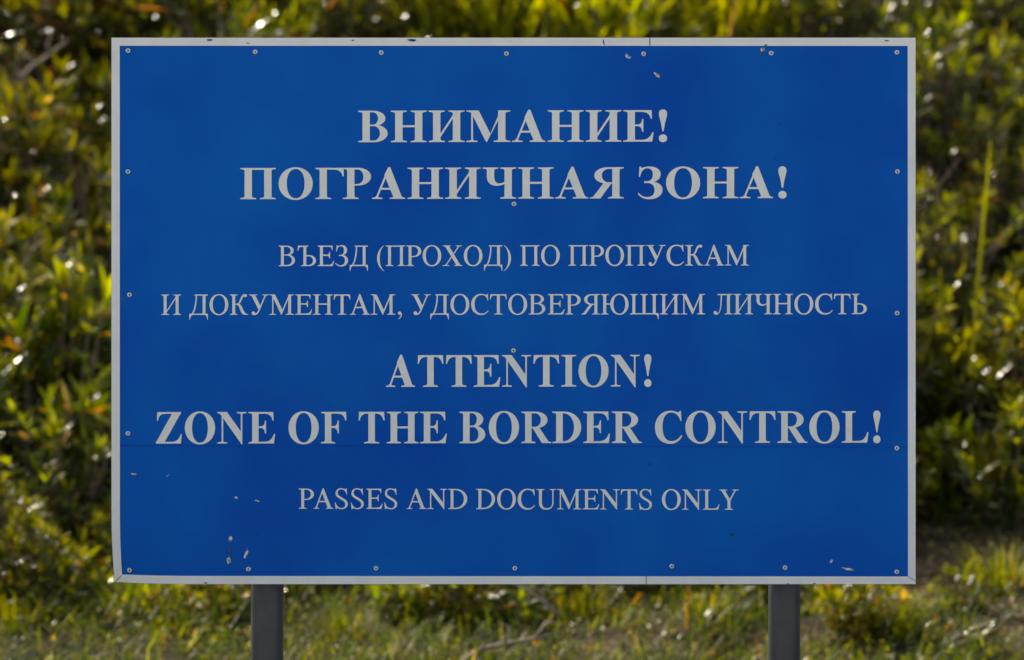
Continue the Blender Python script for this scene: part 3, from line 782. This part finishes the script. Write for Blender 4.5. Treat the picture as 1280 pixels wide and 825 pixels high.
# low leafy plants at the foot of the bank
lowp = []; lows = []
for _ in range(3):
    root = empty('low_leafy_plant')
    lv, st = make_shrub(26, 0.42, 0.40, 0.14, 0.30, 6, (3, 6, 4, 0.5, 0.4))
    lv.build('foliage', M['leaf'], root); st.build('stems', M['stem'], root); lowp.append(root)
k = 0
for i in range(44):
    x = random.uniform(-1.95, 1.95); y = random.uniform(4.9, 5.9) if i < 32 else random.uniform(6.3, 7.3)
    if i >= 32: x = random.uniform(1.15, 2.0)
    if 1.0 < x and 5.2 < y < 6.1 and random.random() < 0.6: continue
    if 0.2 < x < 0.6 and y < 5.0: continue
    o = lowp[k] if k < 3 else copy_tree(lowp[k % 3]); k += 1
    o.location = (x, y, ground_z(x, y) - 0.02); o.scale = (random.uniform(0.26, 0.50)*(1 if y < 6 else 1.5),)*3; o.rotation_euler = (0, 0, random.uniform(0, 6.28))
    lows.append(o)

# ground cover (stuff)
def cover():
    lv = Leaves(); gr = Leaves(); dr = Leaves()
    P, D, Nn, L, W, Cc = [], [], [], [], [], []
    n = 60000
    X = rng.uniform(-2.6, 2.6, n); Y = rng.uniform(4.0, 7.1, n)
    k1, k2, k3 = [], [], []
    for i in range(n):
        v = noise.noise(Vector((X[i]*1.5, Y[i]*1.9, 4.4))) + 0.5*noise.noise(Vector((X[i]*4.2, Y[i]*4.2, 9.0)))
        bare = (0.54 if X[i] > 0.85 and 4.9 < Y[i] < 6.2 else 0.42 if 0.2 < X[i] < 0.55 and Y[i] < 4.9 else 0.0)
        if v > -0.50 + bare + rng.uniform(-0.1, 0.1): (k1 if rng.random() < 0.55 else k2).append(i)
        elif rng.random() < 0.25: k3.append(i)
    def mk(dst, ks, llo, lhi, ratio, w, prof, lean_lo, lean_hi, hh):
        ks = np.array(ks); m = len(ks)
        x, y = X[ks], Y[ks]
        z = np.array([ground_z(a, b) for a, b in zip(x, y)])
        mound = np.array([max(0, noise.noise(Vector((a*2.7, b*2.7, 2.2)))) for a, b in zip(x, y)])
        az = rng.uniform(0, 6.28, m); ln = rng.uniform(lean_lo, lean_hi, m)
        d = np.stack([np.sin(ln)*np.cos(az), np.sin(ln)*np.sin(az), np.cos(ln)], 1)
        nr = np.stack([-np.cos(ln)*np.cos(az), -np.cos(ln)*np.sin(az), np.sin(ln)], 1)
        LL = rng.uniform(llo, lhi, m)*(0.7 + 0.9*mound)
        zz = z + rng.uniform(0, 1, m)*(hh + hh*2.2*mound)
        dst.add(np.stack([x, y, zz], 1), d, nr, LL, LL*ratio, rng.uniform(0, 0.5, m), rng.uniform(0.05, 0.5, m), pick_cols(m, w), prof)
    mk(lv, k1, 0.014, 0.036, 0.42, (7, 6, 2, 0.3, 0.15), PROF_LEAF, 0.4, 1.5, 0.05)
    mk(gr, k2, 0.05, 0.14, 0.06, (6, 6, 2, 0.2, 0.25), PROF_GRASS, 0.2, 1.35, 0.02)
    mk(dr, k3, 0.02, 0.06, 0.35, (0, 0.5, 0.4, 3, 4), PROF_LEAF, 1.1, 1.9, 0.015)
    tag(lv.build('ground_cover', M['cover']), 'low leafy ground cover at the foot of the bank', 'ground cover', kind='stuff')
    tag(gr.build('grass', M['grass']), 'short yellow green grass at the foot of the bank', 'grass', kind='stuff')
    tag(dr.build('leaf_litter', M['dry']), 'dry fallen leaves on the bare earth', 'leaf litter', kind='stuff')
cover()

# single plants that stand out
def stalk(px0, py0, px1, py1, y, w, label):
    a, b = at(px0, py0, y), at(px1, py1, y)
    a = a - (b - a)*0.25
    lv = Leaves(); L = (b - a).length
    for sgn in (-1, 1):
        lv.add([a], [tuple(b - a)], [(0.15*sgn, -1, 0.1)], L, w, 0.01*sgn, 0.35, [np.array((0.20, 0.21, 0.012))], np.array([0.7, 0.9, 1, 0.75, 0.15]))
    tag(lv.build('tall_stalk', M['grass']), label, 'plant stalk')
stalk(1218, 410, 1239, 175, 6.35, 0.013, 'tall straight yellow green stalk standing right of the sign')
stalk(1178, 390, 1175, 335, 6.35, 0.012, 'short yellow green stalk close to the right edge of the sign')

def leafy(px, py, y, n, L, label, leanx):
    root = empty('leafy_plant', (0, 0, 0)); p = at(px, py, y)
    root.location = (p.x, y, ground_z(p.x, y))
    lv = Leaves(); st = MB()
    for s_ in range(7):
        tip = Vector((random.uniform(-0.13, 0.16) + leanx*0.08, random.uniform(-0.08, 0.08), random.uniform(0.08, 0.20) if leanx < 0.5 else random.uniform(0.0, 0.07)))
        st.tube([(tip.x*0.15, tip.y*0.15, -0.02), tip*0.55, tip], [0.004, 0.003, 0.002], 5, False)
        az = rng.uniform(0, 6.28, n); ln = rng.uniform(0.3, 1.2, n)
        d = np.stack([np.sin(ln)*np.cos(az) + leanx*0.5, np.sin(ln)*np.sin(az)*0.7, np.cos(ln)], 1)
        nr = np.stack([-np.cos(ln)*np.cos(az) - 0.3*leanx, -np.cos(ln)*np.sin(az), np.sin(ln) + 0.3], 1)
        if leanx > 0.5:      # leaves all bent towards the same side
            d = np.array([0.72, 0.1, 0.55]) + rng.normal(0, 0.28, (n, 3)); nr = np.array([-0.5, -0.45, 0.72]) + rng.normal(0, 0.22, (n, 3))
        lv.add(np.repeat(np.array(tip)[None], n, 0), d, nr, L*rng.uniform(0.7, 1.2, n), L*0.15*rng.uniform(0.8, 1.2, n), rng.uniform(0, 0.2, n), rng.uniform(0.1, 0.4, n), pick_cols(n, (3, 5, 4, 0.3, 0.3)))
    lv.build('foliage', M['leaf'], root); st.build('stems', M['stem'], root)
    tag(root, label, 'plant')
leafy(1150, 840, 4.75, 9, 0.105, 'glossy leaved low plant at the bottom right, right of the right post', 0.7)
leafy(1010, 815, 4.85, 8, 0.07, 'small green leafy plant beside the foot of the right post', 0.2)

def twig(pxs, y, w, label, name='dry_twig'):
    mb = MB(); pts = [at(px, py, y + dy) for px, py, dy in pxs]
    mb.tube(pts, [w*(1 - 0.7*i/(len(pts)-1)) for i in range(len(pts))], 6)
    a = pts[2]
    for k in range(3):
        q = pts[1 + k % (len(pts)-2)]
        mb.tube([q, q + Vector((random.uniform(-0.03, 0.06), 0.02, random.uniform(0.02, 0.06))), q + Vector((random.uniform(-0.06, 0.12), 0.02, random.uniform(0.02, 0.10)))], [w*0.5, w*0.4, w*0.15], 5)
    o = mb.build(name, M['twig']); tag(o, label, 'twig')
M['twig'] = simple('dry_wood', [(0.3, (0.15, 0.10, 0.065)), (0.7, (0.34, 0.26, 0.19))], 40, 0.75)
twig([(575, 830, 0), (600, 812, 0), (630, 805, 0.05), (668, 798, 0.1), (700, 790, 0.1)], 4.3, 0.010, 'bare brown twig lying on the grass below the sign')
twig([(700, 770, 0), (680, 752, 0), (660, 738, 0.05), (630, 722, 0.05)], 4.5, 0.007, 'pale dry twig arching under the bottom edge of the sign')
twig([(8, 130, 0), (20, 104, 0), (38, 85, 0.03), (62, 68, 0.05), (85, 50, 0.05)], 8.4, 0.011, 'bare curved branch among the shrubs at the upper left', 'bare_branch')

# ------------------------------------------------------------------ labels by place among the others
ORD = ['first', 'second', 'third', 'fourth', 'fifth', 'sixth', 'seventh', 'eighth', 'ninth', 'tenth', 'eleventh', 'twelfth', 'thirteenth', 'fourteenth', 'fifteenth', 'sixteenth', 'seventeenth', 'eighteenth', 'nineteenth', 'twentieth']
def pix(o, up=0.0):
    s_ = K*(o.location.y + DIST)/DIST
    return 640 + o.location.x/s_, 412.5 - (o.location.z + up - CZ)/s_
def rank(objs, key, text, cat, group):
    objs = sorted(objs, key=key)
    for i, o in enumerate(objs):
        w = ORD[i] if i < len(ORD) else 'last'
        tag(o, text.replace('#', w), cat, group)
bins = {}
for o, r, x in shrubs:
    px, py = pix(o, 0.25); half = 0.42*o.scale[0]/(K*(o.location.y + DIST)/DIST)
    if px + half < 0 or px - half > 1280: key = 'outl' if px < 0 else 'outr'
    elif px - half < 125: key = 'lefte' if px < 20 else 'left'
    elif px + half > 1160: key = 'righte' if px > 1250 else 'right'
    elif py - half < 30: key = 'top'
    elif py + half > 745: key = 'low'
    else: key = 'hid'
    bins.setdefault(key, []).append(o)
up = lambda o: -pix(o)[1]
lr = lambda o: pix(o)[0]
for key, kf, text in (('left', up, 'broad leaved green shrub along the left edge of the sign, # one up the bank'),
                      ('lefte', up, 'broad leaved green shrub cut by the left photo border, # one up the bank'),
                      ('right', up, 'narrow leaved olive shrub along the right edge of the sign, # one up the bank'),
                      ('righte', up, 'narrow leaved olive shrub cut by the right photo border, # one up the bank'),
                      ('top', lr, 'olive green shrub showing above the top edge of the sign, # from the left'),
                      ('low', lr, 'low green shrub peeping out under the bottom edge of the sign, # from the left')):
    if key in bins: rank(bins[key], kf, text, 'shrub', GRP)
for key, text in (('hid', 'olive green leafy shrub on the bank behind the sign'), ('outl', 'green leafy shrub on the bank beyond the left border of the photo'), ('outr', 'olive leafy shrub on the bank beyond the right border of the photo')):
    for o in bins.get(key, []): tag(o, text, 'shrub', GRP)
rank([o for o, k in tuft_list if k], lr, 'bright yellow green grass tuft above the top edge of the sign, # from the left', 'grass tuft', 'bright grass tufts above the sign')
rank([o for o, k in tuft_list if not k and o.location.y > 6.2], up, 'yellow green grass tuft right of the sign, # one up the bank', 'grass tuft', 'grass tufts right of the sign')
rank([o for o, k in tuft_list if not k and o.location.y <= 6.2], lr, 'small grass tuft on the low ground below the sign, # from the left', 'grass tuft', 'small grass tufts below the sign')
rank([o for o in lows if o.location.y <= 6.2], lr, 'low leafy green plant below the bottom edge of the sign, # from the left', 'plant', 'low plants below the sign')
rank([o for o in lows if o.location.y > 6.2], up, 'low leafy green plant right of the sign among the grass, # one up the bank', 'plant', 'low plants right of the sign')
